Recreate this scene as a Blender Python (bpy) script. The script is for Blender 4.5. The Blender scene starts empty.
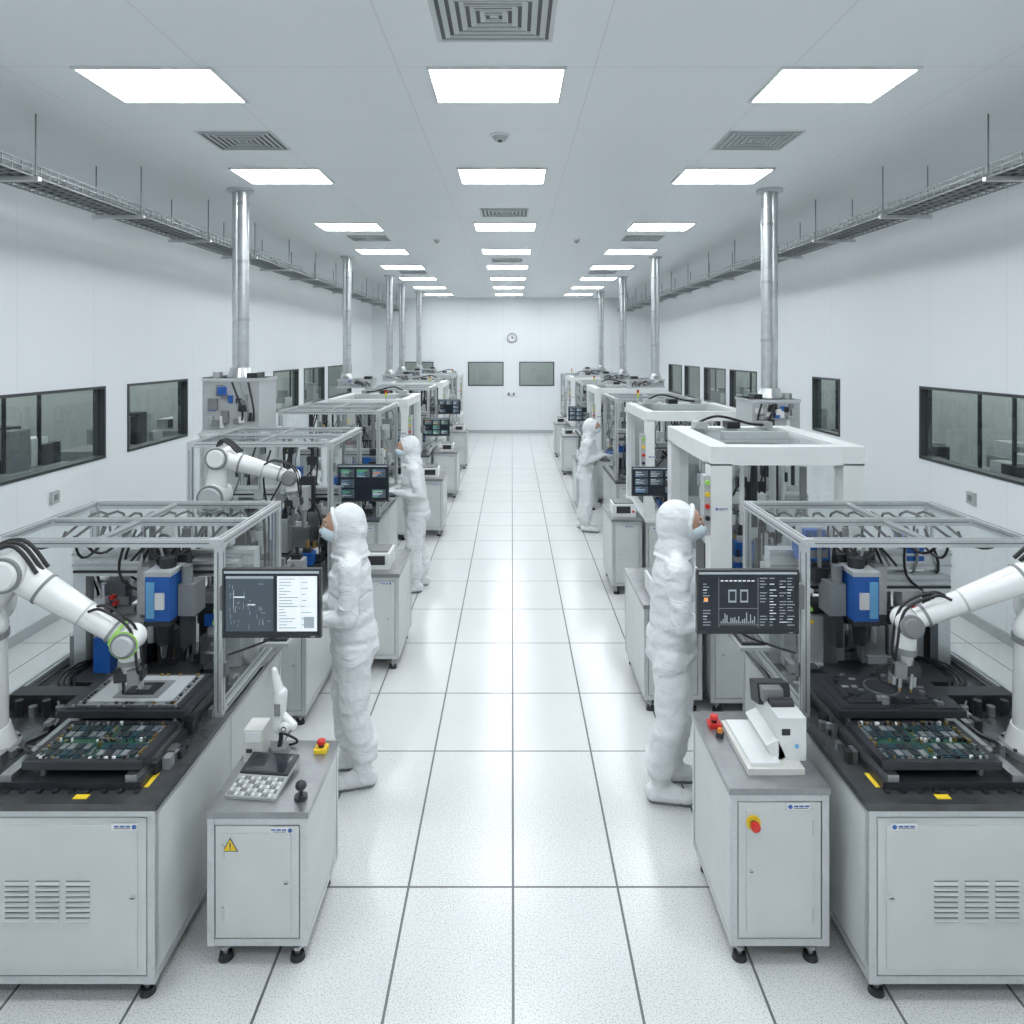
import bpy, math, random, bmesh
from mathutils import Vector, Matrix, noise
sc=bpy.context.scene
V=Vector
# ---------------------------------------------------------------- materials
MATS={}
def mat(name,col,rough=.5,metal=0.0,emit=0,nz=0.0,ns=20,bump=0.0,bs=60,coat=0,bd=.01,stretch=None,sample=True):
    if name in MATS: return MATS[name]
    m=bpy.data.materials.new(name); m.use_nodes=True
    nt=m.node_tree; p=nt.nodes['Principled BSDF']
    p.inputs['Base Color'].default_value=(*col,1); p.inputs['Roughness'].default_value=rough
    p.inputs['Metallic'].default_value=metal
    if coat: p.inputs['Coat Weight'].default_value=coat
    if emit:
        p.inputs['Emission Color'].default_value=(*col,1); p.inputs['Emission Strength'].default_value=emit
        if not sample: m.cycles.emission_sampling='NONE'
    tc=nt.nodes.new('ShaderNodeTexCoord')
    if nz:
        t=nt.nodes.new('ShaderNodeTexNoise'); t.inputs['Scale'].default_value=ns; t.inputs['Detail'].default_value=4
        nt.links.new(tc.outputs['Object'],t.inputs['Vector'])
        r=nt.nodes.new('ShaderNodeMapRange'); r.inputs['From Min'].default_value=.3; r.inputs['From Max'].default_value=.7
        r.inputs['To Min'].default_value=1-nz; r.inputs['To Max'].default_value=1+nz*.3
        nt.links.new(t.outputs['Fac'],r.inputs['Value'])
        mx=nt.nodes.new('ShaderNodeVectorMath'); mx.operation='SCALE'; mx.inputs[0].default_value=col
        nt.links.new(r.outputs['Result'],mx.inputs['Scale']); nt.links.new(mx.outputs['Vector'],p.inputs['Base Color'])
    if bump:
        t=nt.nodes.new('ShaderNodeTexNoise'); t.inputs['Scale'].default_value=bs; t.inputs['Detail'].default_value=2
        if stretch:
            mp=nt.nodes.new('ShaderNodeMapping'); mp.inputs['Scale'].default_value=stretch; t.inputs['Distortion'].default_value=.6
            nt.links.new(tc.outputs['Object'],mp.inputs[0]); nt.links.new(mp.outputs[0],t.inputs['Vector'])
        else: nt.links.new(tc.outputs['Object'],t.inputs['Vector'])
        bp=nt.nodes.new('ShaderNodeBump'); bp.inputs['Strength'].default_value=bump; bp.inputs['Distance'].default_value=bd
        nt.links.new(t.outputs['Fac'],bp.inputs['Height']); nt.links.new(bp.outputs['Normal'],p.inputs['Normal'])
    MATS[name]=m; return m
def glass(name,tint,rough=.02,base=.04,amt=.5):
    m=bpy.data.materials.new(name); m.use_nodes=True; nt=m.node_tree; nt.nodes.clear()
    o=nt.nodes.new('ShaderNodeOutputMaterial'); mx=nt.nodes.new('ShaderNodeMixShader')
    a=nt.nodes.new('ShaderNodeBsdfTransparent'); a.inputs[0].default_value=(*tint,1)
    g=nt.nodes.new('ShaderNodeBsdfGlossy'); g.inputs['Roughness'].default_value=rough
    lw=nt.nodes.new('ShaderNodeLayerWeight'); lw.inputs['Blend'].default_value=.5
    pw=nt.nodes.new('ShaderNodeMath'); pw.operation='POWER'; pw.inputs[1].default_value=4
    ma=nt.nodes.new('ShaderNodeMath'); ma.operation='MULTIPLY_ADD'; ma.inputs[1].default_value=amt; ma.inputs[2].default_value=base
    nt.links.new(lw.outputs['Facing'],pw.inputs[0]); nt.links.new(pw.outputs[0],ma.inputs[0]); nt.links.new(ma.outputs[0],mx.inputs[0])
    nt.links.new(a.outputs[0],mx.inputs[1]); nt.links.new(g.outputs[0],mx.inputs[2]); nt.links.new(mx.outputs[0],o.inputs[0])
    MATS[name]=m; return m
M=mat
WHITE=M('powder_coat_white',(.78,.80,.80),.38,nz=.04,ns=6)
PANEL=M('cabinet_panel',(.62,.645,.64),.42,nz=.05,ns=5)
SEAM=M('panel_seam',(.14,.15,.15),.6)
ALU=M('aluminium_profile',(.62,.64,.65),.36,.6,nz=.08,ns=40)
ALUD=M('profile_groove',(.20,.21,.22),.5,.6)
STEEL=M('stainless',(.5,.51,.52),.28,.9,nz=.15,ns=25)
CTOP=M('cabinet_top_steel',(.34,.35,.36),.32,.7,nz=.15,ns=12)
TOP=M('dark_worktop',(.11,.115,.12),.26,.5,nz=.3,ns=9,bump=.05)
DARK=M('dark_plastic',(.026,.028,.032),.4)
GREY=M('grey_plastic',(.22,.23,.24),.5)
LGREY=M('light_grey',(.46,.48,.49),.5)
RUB=M('black_cable',(.018,.018,.02),.55)
ROBW=M('robot_white',(.80,.81,.81),.25,coat=.4,nz=.03,ns=8)
BLUE=M('blue_servo',(.015,.11,.42),.35)
LBLUE=M('light_blue',(.15,.42,.7),.4)
RED=M('red_plastic',(.65,.03,.02),.35)
YEL=M('yellow_plastic',(.85,.6,.03),.45)
ORG=M('orange_plastic',(.8,.25,.03),.45)
GRN=M('green_ring',(.35,.65,.12),.4)
PCB=M('circuit_board_green',(.02,.10,.05),.35,nz=.5,ns=80)
PCBC=M('circuit_board_teal',(.02,.06,.08),.3,nz=.5,ns=150)
COP=M('copper_gold',(.5,.33,.12),.35,.8)
BEIGE=M('beige_plastic',(.66,.66,.63),.45)
INK=M('label_ink',(.05,.06,.09),.5)
BINK=M('label_blue_ink',(.05,.14,.4),.5)
LBL=M('label_white',(.78,.78,.78),.5)
DUCT=M('galvanised_duct',(.60,.62,.63),.3,.85,nz=.15,ns=12)
FRM=M('window_frame_black',(.05,.055,.06),.4)
GL=glass('enclosure_glass',(.92,.945,.95),.03,.04,.4)
WGL=glass('window_glass',(.74,.80,.78),.02,.06,.4)
SCR=M('screen_dark',(.012,.016,.022),.12,emit=.5,sample=False)
def em(n,c,s): return M(n,c,.3,emit=s,sample=False)
E1=em('ui_white',(.70,.75,.77),.5); E2=em('ui_grey',(.28,.32,.35),.5); E3=em('ui_blue',(.08,.25,.5),.7)
E4=em('ui_green',(.1,.5,.2),.7); E5=em('ui_orange',(.75,.3,.08),.7); E6=em('ui_slate',(.05,.068,.085),.5)
CLOTH=M('cleanroom_fabric',(.75,.77,.785),.8,bump=.7,bs=8,bd=.035,stretch=(1,1,1.5))
SOLE=M('boot_sole',(.28,.30,.32),.7)
SKIN=M('skin',(.50,.30,.21),.5)
MASK=M('face_mask',(.60,.70,.77),.8)
GLOVE=M('latex_glove',(.68,.71,.74),.45)
EYE=M('eye_white',(.8,.8,.8),.2); IRIS=M('iris_dark',(.04,.025,.02),.2); HAIR=M('eyebrow_hair',(.04,.03,.025),.7)
# ---------------------------------------------------------------- builder
class B:
    def __init__(s,name): s.name=name; s.v=[]; s.f=[]; s.mi=[]; s.sm=[]; s.mats=[]; s.M=Matrix()
    def mid(s,m):
        if m not in s.mats: s.mats.append(m)
        return s.mats.index(m)
    def add(s,vs,fs,m,smooth=False):
        o=len(s.v); s.v+=[s.M@V(v) for v in vs]; i=s.mid(m)
        for f in fs: s.f.append([o+k for k in f]); s.mi.append(i); s.sm.append(smooth)
    def box(s,x0,x1,y0,y1,z0,z1,m):
        s.add([(x,y,z) for x in (x0,x1) for y in (y0,y1) for z in (z0,z1)],
              [(0,1,3,2),(4,6,7,5),(0,4,5,1),(2,3,7,6),(0,2,6,4),(1,5,7,3)],m)
    def pane(s,x0,x1,y0,y1,z0,z1,m):
        d=(abs(x1-x0),abs(y1-y0),abs(z1-z0)); k=d.index(min(d))
        if k==0: x=(x0+x1)/2; vs=[(x,y0,z0),(x,y1,z0),(x,y1,z1),(x,y0,z1)]
        elif k==1: y=(y0+y1)/2; vs=[(x0,y,z0),(x1,y,z0),(x1,y,z1),(x0,y,z1)]
        else: z=(z0+z1)/2; vs=[(x0,y0,z),(x1,y0,z),(x1,y1,z),(x0,y1,z)]
        s.add(vs,[(0,1,2,3)],m)
    def rbox(s,c,size,m,R=None):
        R=R or Matrix.Identity(3); a,b_,d=[t/2 for t in size]; c=V(c)
        s.add([c+R@V((x,y,z)) for x in (-a,a) for y in (-b_,b_) for z in (-d,d)],
              [(0,1,3,2),(4,6,7,5),(0,4,5,1),(2,3,7,6),(0,2,6,4),(1,5,7,3)],m)
    def beam(s,p0,p1,w,m,h=None):
        p0=V(p0);p1=V(p1);d=p1-p0;L=d.length
        R=d.to_track_quat('X','Z').to_matrix(); s.rbox((p0+p1)/2,(L,w,h or w),m,R)
    def cyl(s,p0,p1,r,m,r2=None,n=16,cap=True):
        p0=V(p0);p1=V(p1); r2=r if r2 is None else r2
        R=(p1-p0).to_track_quat('Z','Y').to_matrix()
        c=[R@V((math.cos(2*math.pi*i/n),math.sin(2*math.pi*i/n),0)) for i in range(n)]
        vs=[p0+a*r for a in c]+[p1+a*r2 for a in c]
        s.add(vs,[(i,(i+1)%n,n+(i+1)%n,n+i) for i in range(n)],m,True)
        if cap:
            s.add(vs[:n],[list(range(n))[::-1]],m); s.add(vs[n:],[list(range(n))],m)
    def ell(s,c,r,m,R=None,n=16,k=10):
        c=V(c); R=R or Matrix.Identity(3)
        if not hasattr(r,'__len__'): r=(r,r,r)
        vs=[c+R@V((0,0,-r[2]))]
        for j in range(1,k):
            t=-math.pi/2+math.pi*j/k
            for i in range(n):
                a=2*math.pi*i/n; vs.append(c+R@V((r[0]*math.cos(t)*math.cos(a),r[1]*math.cos(t)*math.sin(a),r[2]*math.sin(t))))
        vs.append(c+R@V((0,0,r[2]))); fs=[]
        for i in range(n): fs.append((0,1+(i+1)%n,1+i))
        for j in range(k-2):
            for i in range(n):
                a=1+j*n; fs.append((a+i,a+(i+1)%n,a+n+(i+1)%n,a+n+i))
        a=1+(k-2)*n
        for i in range(n): fs.append((a+i,a+(i+1)%n,len(vs)-1))
        s.add(vs,fs,m,True)
    def cap(s,p0,p1,r0,r1,m,n=14):
        s.ell(p0,r0,m,n=n,k=8); s.ell(p1,r1,m,n=n,k=8); s.cyl(p0,p1,r0,m,r1,n=n)
    def tube(s,pts,r,m,n=7,sub=6,closed=False):
        P=[V(p) for p in pts]; L=len(P); out=[]
        for i in range(L if closed else L-1):
            if closed: a,b_,c,d=P[i-1],P[i],P[(i+1)%L],P[(i+2)%L]
            else: a=P[max(i-1,0)];b_=P[i];c=P[i+1];d=P[min(i+2,L-1)]
            for j in range(sub):
                t=j/sub; out.append(.5*((2*b_)+(c-a)*t+(2*a-5*b_+4*c-d)*t*t+(3*b_-a-3*c+d)*t**3))
        if not closed: out.append(P[-1])
        K=len(out); vs=[]; up=None
        for i in range(K):
            d=(out[(i+1)%K]-out[i-1]) if closed else (out[min(i+1,K-1)]-out[max(i-1,0)])
            if d.length<1e-9: d=V((0,0,1))
            d.normalize()
            if up is None: up=d.orthogonal().normalized()
            up=(up-d*up.dot(d)); up=up.normalized() if up.length>1e-6 else d.orthogonal().normalized()
            w=d.cross(up)
            for k in range(n):
                a=2*math.pi*k/n; vs.append(out[i]+(up*math.cos(a)+w*math.sin(a))*r)
        fs=[]
        for i in range(K if closed else K-1):
            j=(i+1)%K
            for k in range(n): fs.append((i*n+k,i*n+(k+1)%n,j*n+(k+1)%n,j*n+k))
        s.add(vs,fs,m,True)
    def make(s,mirror=False,bevel=0,parent=None,name=None):
        vs=[V((-v.x,v.y,v.z)) if mirror else v for v in s.v]
        lo=[min(v[i] for v in vs) for i in range(3)]; hi=[max(v[i] for v in vs) for i in range(3)]
        o=V(((lo[0]+hi[0])/2,(lo[1]+hi[1])/2,lo[2]))
        me=bpy.data.meshes.new(s.name)
        me.from_pydata([v-o for v in vs],[],[f[::-1] for f in s.f] if mirror else s.f)
        for m in s.mats: me.materials.append(m)
        me.polygons.foreach_set('material_index',s.mi); me.polygons.foreach_set('use_smooth',s.sm)
        me.update()
        bm=bmesh.new(); bm.from_mesh(me); bmesh.ops.recalc_face_normals(bm,faces=bm.faces); bm.to_mesh(me); bm.free()
        ob=bpy.data.objects.new(name or s.name,me); sc.collection.objects.link(ob); ob.location=o
        if bevel:
            md=ob.modifiers.new('bevel','BEVEL'); md.width=bevel; md.segments=2; md.limit_method='ANGLE'; md.angle_limit=math.radians(50)
        if parent: ob.parent=parent
        return ob
def empty(name,loc):
    e=bpy.data.objects.new(name,None); e.location=loc; e.empty_display_size=.1; sc.collection.objects.link(e); return e
# ---------------------------------------------------------------- room
RW=4.64; H=4.47; YB=23.2; YN=-3.0; WZ0,WZ1=1.52,2.34; XO=7.3; YO=26.0
LX=-.095
def floor():
    m=bpy.data.materials.new('vinyl_floor_tile'); m.use_nodes=True; nt=m.node_tree; p=nt.nodes['Principled BSDF']
    tc=nt.nodes.new('ShaderNodeTexCoord')
    t=nt.nodes.new('ShaderNodeTexNoise'); t.inputs['Scale'].default_value=150; t.inputs['Detail'].default_value=3
    t2=nt.nodes.new('ShaderNodeTexNoise'); t2.inputs['Scale'].default_value=1.1
    nt.links.new(tc.outputs['Object'],t.inputs['Vector']); nt.links.new(tc.outputs['Object'],t2.inputs['Vector'])
    cr=nt.nodes.new('ShaderNodeValToRGB'); e=cr.color_ramp.elements
    e[0].position=.32; e[0].color=(.42,.43,.43,1); e[1].position=.50; e[1].color=(.76,.77,.768,1)
    nt.links.new(t.outputs['Fac'],cr.inputs[0])
    mr=nt.nodes.new('ShaderNodeMapRange'); mr.inputs['To Min'].default_value=.95; mr.inputs['To Max'].default_value=1.04
    nt.links.new(t2.outputs['Fac'],mr.inputs['Value'])
    sm=nt.nodes.new('ShaderNodeVectorMath'); sm.operation='SCALE'
    nt.links.new(cr.outputs[0],sm.inputs[0]); nt.links.new(mr.outputs[0],sm.inputs['Scale'])
    nt.links.new(sm.outputs['Vector'],p.inputs['Base Color'])
    p.inputs['Roughness'].default_value=.2
    j=M('floor_joint',(.13,.14,.14),.5)
    w=.006
    xs=[-XO]; k=-13
    while .005+k*.535<XO-.05:
        x=.005+k*.535
        if x>-XO+.05: xs+=[x-w,x+w]
        k+=1
    xs.append(XO)
    yl=[-2.4,-1.2,0,1.2,2.4,3.585,4.8,5.61,6.57,7.43,8.33]
    while yl[-1]<YO-1.2: yl.append(yl[-1]+.88)
    ys=[YN-.3]
    for y in yl: ys+=[y-w,y+w]
    ys.append(YO+.2)
    vs=[(x,y,0) for y in ys for x in xs]; n=len(xs); fs=[];mi=[]
    for a in range(len(ys)-1):
        for b_ in range(n-1):
            fs.append((a*n+b_,a*n+b_+1,(a+1)*n+b_+1,(a+1)*n+b_)); mi.append(1 if (a%2==1 or b_%2==1) else 0)
    me=bpy.data.meshes.new('floor'); me.from_pydata(vs,[],fs); me.materials.append(m); me.materials.append(j)
    me.polygons.foreach_set('material_index',mi); ob=bpy.data.objects.new('floor',me); sc.collection.objects.link(ob)
floor()
def gridmat(name,col,line,axes,sx,sy,w,rough=.5,offx=0,offy=0):
    m=bpy.data.materials.new(name); m.use_nodes=True; nt=m.node_tree; p=nt.nodes['Principled BSDF']
    tc=nt.nodes.new('ShaderNodeTexCoord'); sp=nt.nodes.new('ShaderNodeSeparateXYZ'); nt.links.new(tc.outputs['Object'],sp.inputs[0])
    outs=[]
    for ax,s_,off in ((axes[0],sx,offx),(axes[1],sy,offy)):
        if not s_: continue
        a=nt.nodes.new('ShaderNodeMath'); a.operation='ADD'; a.inputs[1].default_value=100*s_+off; nt.links.new(sp.outputs[ax],a.inputs[0])
        b_=nt.nodes.new('ShaderNodeMath'); b_.operation='MODULO'; b_.inputs[1].default_value=s_; nt.links.new(a.outputs[0],b_.inputs[0])
        c=nt.nodes.new('ShaderNodeMath'); c.operation='LESS_THAN'; c.inputs[1].default_value=w; nt.links.new(b_.outputs[0],c.inputs[0]); outs.append(c)
    if len(outs)==2:
        o=nt.nodes.new('ShaderNodeMath'); o.operation='MAXIMUM'; nt.links.new(outs[0].outputs[0],o.inputs[0]); nt.links.new(outs[1].outputs[0],o.inputs[1])
    else: o=outs[0]
    nz=nt.nodes.new('ShaderNodeTexNoise'); nz.inputs['Scale'].default_value=.6; nt.links.new(tc.outputs['Object'],nz.inputs['Vector'])
    mr=nt.nodes.new('ShaderNodeMapRange'); mr.inputs['To Min'].default_value=.97; mr.inputs['To Max'].default_value=1.02; nt.links.new(nz.outputs['Fac'],mr.inputs['Value'])
    sc_=nt.nodes.new('ShaderNodeVectorMath'); sc_.operation='SCALE'; sc_.inputs[0].default_value=col; nt.links.new(mr.outputs[0],sc_.inputs['Scale'])
    mx=nt.nodes.new('ShaderNodeMix'); mx.data_type='RGBA'; nt.links.new(o.outputs[0],mx.inputs[0]); nt.links.new(sc_.outputs['Vector'],mx.inputs[6]); mx.inputs[7].default_value=(*line,1)
    nt.links.new(mx.outputs[2],p.inputs['Base Color']); p.inputs['Roughness'].default_value=rough
    return m
WALLM=gridmat('wall_panel',(.86,.89,.905),(.76,.79,.80),'YZ',1.2,0,.007,.4)
WALLB=gridmat('wall_panel_end',(.86,.89,.905),(.78,.81,.82),'XZ',1.2,0,.012,.4,offx=.3)
CEILM=gridmat('ceiling_panel',(.81,.845,.865),(.68,.71,.73),'XY',1.2,1.2,.008,.4,offx=.7)
b=B('ceiling'); b.box(-XO,XO,YN-.3,YO+.2,H,H+.1,CEILM); o=b.make()
LW=[(5.4,7.98),(8.44,10.0),(10.5,13.1),(13.6,15.2),(15.6,17.3),(17.65,20.2)]
RWN=[(5.2,7.96),(9.9,10.8),(13.26,14.9),(15.2,16.9),(17.3,18.8),(19.1,20.7)]
wn=0
def sidewall(side,wins):
    global wn
    s=-1 if side=='left' else 1
    T=.12
    def bx(b,x0,x1,*a): b.box(min(s*x0,s*x1),max(s*x0,s*x1),*a)
    b=B('wall_'+side)
    bx(b,RW,RW+T,YN,YB+T,0,WZ0,WALLM); bx(b,RW,RW+T,YN,YB+T,WZ1,H,WALLM)
    ys=[YN]+[v for w in wins for v in w]+[YB+T]
    for i in range(0,len(ys),2): bx(b,RW,RW+T,ys[i],ys[i+1],WZ0,WZ1,WALLM)
    b.make()
    for (a,c) in wins:
        wn+=1; b=B('window_%d'%wn); f=.03
        for args in ((a,c,WZ0,WZ0+f),(a,c,WZ1-f,WZ1),(a,a+f,WZ0+f,WZ1-f),(c-f,c,WZ0+f,WZ1-f)):
            bx(b,RW-.012,RW+T,*args,FRM)
        b.pane(s*(RW+.03),s*(RW+.031),a+f,c-f,WZ0+f,WZ1-f,WGL); b.make()
sidewall('left',LW); sidewall('right',RWN)
BW=[(-3.65,-2.6),(-1.46,-.28),(.24,1.4)]
b=B('wall_back'); T=.12
b.box(-RW,RW,YB,YB+T,0,1.56,WALLB); b.box(-RW,RW,YB,YB+T,2.36,H,WALLB)
xs=[-RW]+[v for w in BW for v in w]+[RW]
for i in range(0,len(xs),2): b.box(xs[i],xs[i+1],YB,YB+T,1.56,2.36,WALLB)
b.make()
for a,c in BW:
    wn+=1; b=B('window_%d'%wn); f=.03
    for x0,x1,z0,z1 in ((a,c,1.56,1.56+f),(a,c,2.36-f,2.36),(a,a+f,1.56+f,2.36-f),(c-f,c,1.56+f,2.36-f)): b.box(x0,x1,YB-.015,YB+T,z0,z1,FRM)
    b.pane(a+f,c-f,YB+.03,YB+.031,1.56+f,2.36-f,WGL); b.make()
b=B('baseboard_back'); b.box(-RW,RW,YB-.02,YB,0,.1,LGREY); b.make()
for s,n in ((-1,'left'),(1,'right')):
    b=B('baseboard_'+n); b.box(min(s*RW,s*(RW-.02)),max(s*RW,s*(RW-.02)),YN,YB-.02,0,.1,LGREY); b.make()
b=B('wall_near'); b.box(-RW,RW,YN-.12,YN,0,H,WALLB); b.make()
OUTW=M('corridor_wall',(.44,.47,.455),.6,nz=.1,ns=1)
for nm,a in (('wall_corridor_left',(-XO,-XO+.1,YN-.12,YO,0,H)),('wall_corridor_right',(XO-.1,XO,YN-.12,YO,0,H)),('wall_corridor_back',(-XO,XO,YO,YO+.1,0,H)),
    ('wall_corridor_end_left',(-XO,-RW-.12,YN-.24,YN-.12,0,H)),('wall_corridor_end_right',(RW+.12,XO,YN-.24,YN-.12,0,H))):
    b=B(nm); b.box(*a,OUTW); b.make()
LP=mat('light_diffuser',(.925,.967,1.0),.5,emit=18.5)
LP2=mat('corridor_fill_glow',(.93,.97,.97),.5,emit=26)  # glow for the added side corridor fill lights
LP3=mat('corridor_fill_glow_end',(.93,.97,.97),.5,emit=12)  # glow for the added fill light behind the back wall
for y in (-.6,1.8,4.26,6.62,9.45,11.9,14.2,16.5,18.9,21.3):
    for x in (LX-2.155,LX,LX+2.155):
        b=B('ceiling_light_panel'); w=.41; d=.56
        b.box(x-w,x+w,y,y+d,H-.012,H-.004,LP)
        for q in ((x-w-.02,x+w+.02,y-.02,y),(x-w-.02,x+w+.02,y+d,y+d+.02),(x-w-.02,x-w,y,y+d),(x+w,x+w+.02,y,y+d)): b.box(*q,H-.016,H,WHITE)
        b.make()
for s in (-1,1):
    for y in (6,10,14,18,22):
        b=B('added_corridor_fill'); b.box(s*6-.3,s*6+.3,y-.6,y+.6,H-.03,H,LP2); b.make()  # added fill lights, out of view, so the side windows don't go dark
b=B('added_corridor_fill'); b.box(-2.5,2.5,24.3,24.8,H-.03,H,LP3); b.make()  # added unseen fill light that brightens the space behind the back windows
VB=M('vent_dark',(.11,.115,.12),.6); VS=M('vent_slat',(.6,.63,.64),.45)
def vent(x,y,w,d):
    b=B('ceiling_air_vent'); z=H
    b.box(x-w,x+w,y-d,y+d,z-.006,z,VS)
    for k in range(6):
        f=1-(k+.5)/6.4; g=1-(k+1.02)/6.4
        for (X0,X1,Y0,Y1) in ((x-w*f,x+w*f,y-d*f,y-d*g),(x-w*f,x+w*f,y+d*g,y+d*f),(x-w*f,x-w*g,y-d*g,y+d*g),(x+w*g,x+w*f,y-d*g,y+d*g)):
            b.box(X0,X1,Y0,Y1,z-.009,z-.006,VB)
            b.box(X0,X1,Y0,Y0+.006,z-.016,z-.009,VS) if (X1-X0)>(Y1-Y0) else b.box(X0,X0+.006,Y0,Y1,z-.016,z-.009,VS)
    b.make()
vent(LX,3.6,.32,.3)
for y in (8.75,13.4): vent(LX,y,.3,.26)
for x in (LX-2.1,LX+2.1):
    for y in (5.75,10.75,15.5): vent(x,y,.3,.26)
for x,y,q in ((LX,5.6,1),(-1.17,10.9,.7),(1.0,10.9,.7)):
    b=B('smoke_detector'); b.cyl((x,y,H-.015),(x,y,H),.085*q,WHITE,n=20); b.cyl((x,y,H-.045),(x,y,H-.015),.045*q,LGREY,.065*q,n=20); b.cyl((x,y,H-.055),(x,y,H-.045),.02*q,DARK,n=12); b.make()
TRAYM=M('tray_galvanised',(.34,.36,.37),.45,.5)
for s in (-1,1):
    b=B('cable_tray'); x0,x1=3.5,3.86; z=4.02; z2=4.11; y0,y1=1.5,YB-.05; WR=TRAYM
    for x,zz in ((x0,z2),(x0,z2-.04),(x1,z2),(x1,z2-.04),(x0,z),(x0+.09,z),(x0+.18,z),(x0+.27,z),(x1,z)): b.box(x-.005,x+.005,y0,y1,zz-.005,zz+.005,WR)
    y=y0
    while y<y1:
        b.box(x0,x1,y-.004,y+.004,z-.006,z+.002,WR); b.box(x0-.004,x0+.004,y-.004,y+.004,z,z2,WR); b.box(x1-.004,x1+.004,y-.004,y+.004,z,z2,WR); y+=.1
    rn=random.Random(3)
    for k in range(9):
        xx=x0+.03+k*.036; pts=[(xx+rn.uniform(-.02,.02),y0+i*(y1-y0)/14,z+.015+rn.uniform(0,.012)) for i in range(15)]
        b.tube(pts,.013,[GREY,RUB,GREY][k%3],n=5,sub=2)
    y=2.2
    while y<YB:
        for x in (x0-.03,x1+.03): b.cyl((x,y,z-.04),(x,y,H),.006,ALUD,n=6)
        b.box(x0-.06,x1+.06,y-.02,y+.02,z-.04,z-.01,ALU); y+=1.45
    b.make(mirror=s<0)
def duct(x,y,r,zb):
    b=B('exhaust_duct')
    b.cyl((x-r*.35,y,zb),(x-r*.35,y,H),r*.62,DUCT,n=20); b.cyl((x+r*.5,y+.02,zb),(x+r*.5,y+.02,H),r*.5,DUCT,n=20)
    z=zb+.5
    while z<H-.1:
        b.cyl((x-r*.35,y,z),(x-r*.35,y,z+.03),r*.68,STEEL,n=20); z+=.62
    b.cyl((x,y,H-.03),(x,y,H),r*1.5,ALU,n=24)
    b.cyl((x,y,zb-.1),(x,y,zb),r*1.45,DUCT,r*1.1,n=20)
    return b
# ---------------------------------------------------------------- machine parts
def foot(b,x,y,z):
    b.cyl((x,y,.0),(x,y,.025),.034,DARK,.028,n=14); b.cyl((x,y,.025),(x,y,z),.012,STEEL,n=10); b.cyl((x,y,.045),(x,y,.06),.022,STEEL,n=6)
def base(b,x0,x1,y0,y1,top,zb=.085,over=.012,doorline=True,topm=None):
    topm=topm or TOP
    b.box(x0+.012,x1-.012,y0+.012,y1-.012,zb,top-.04,SEAM)
    p=.032
    for x in (x0,x1-p):
        for y in (y0,y1-p): b.box(x,x+p,y,y+p,zb,top-.03,ALU)
    for z in (zb,top-.03-p):
        for y in (y0,y1-p): b.box(x0+p,x1-p,y+.002,y+p,z,z+p,ALU)
        for x in (x0,x1-p): b.box(x+.002,x+p-.002,y0+p,y1-p,z,z+p,ALU)
    b.box(x0-over,x1+over,y0-over,y1+over,top-.03,top,topm)
    g=.005; zl=zb+p+g; zh=top-.03-p-g
    b.box(x0+p+g,x1-p-g,y0+.002,y0+.02,zl,zh,PANEL)
    if doorline:
        b.box(x0+p+.04,x1-p-.04,y0-.004,y0+.004,zl+.03,zh-.03,PANEL)
        zm=(zl+zh)/2; b.cyl((x0+p+.06,y0-.009,zm),(x0+p+.06,y0-.003,zm),.011,ALU,n=14); b.box(x0+p+.052,x0+p+.068,y0-.0105,y0-.009,zm-.002,zm+.002,DARK)
        for z in (zl+.08,zh-.14): b.box(x1-p-.046,x1-p-.036,y0-.008,y0+.002,z,z+.06,ALU)
    L=y1-y0; n=max(1,round(L/.8)); w=(L-2*p)/n
    for k in range(n):
        for x in (x0,x1-.02): b.box(x+.003,x+.02-.003,y0+p+w*k+g,y0+p+w*(k+1)-g,zl,zh,PANEL)
    b.box(x0+p+g,x1-p-g,y1-.02,y1-.002,zl,zh,PANEL)
    for x in (x0+.06,x1-.06):
        for y in (y0+.06,y1-.06): foot(b,x,y,zb)
def label(b,x,y,z,w=.11):
    b.box(x,x+w,y-.002,y,z-.014,z+.014,LBL); b.cyl((x+.014,y-.003,z),(x+.014,y-.002,z),.010,BINK,n=12)
    for k in range(3): b.box(x+.03+k*.024,x+.05+k*.024,y-.003,y-.002,z-.001,z+.006,BINK)
    b.box(x+.03,x+w-.01,y-.003,y-.002,z-.008,z-.005,INK)
def louvers(b,x,y,z,cols=3,w=.1,n=8):
    for c in range(cols):
        for k in range(n):
            zz=z-k*.022; xx=x+c*(w+.028)
            b.box(xx,xx+w,y-.0015,y,zz-.005,zz,GREY)
            R=Matrix.Rotation(math.radians(35),3,'X'); b.rbox((xx+w/2,y-.004,zz-.011),(w,.012,.003),PANEL,R)
def profile(b,p0,p1,w=.042):
    b.beam(p0,p1,w,ALU); p0=V(p0);p1=V(p1); d=(p1-p0).normalized()
    R=d.to_track_quat('X','Z').to_matrix(); c=(p0+p1)/2; L=(p1-p0).length-.05
    b.rbox(c,(L,w+.003,.006),ALUD,R); b.rbox(c,(L,.006,w+.003),ALUD,R)
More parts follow.
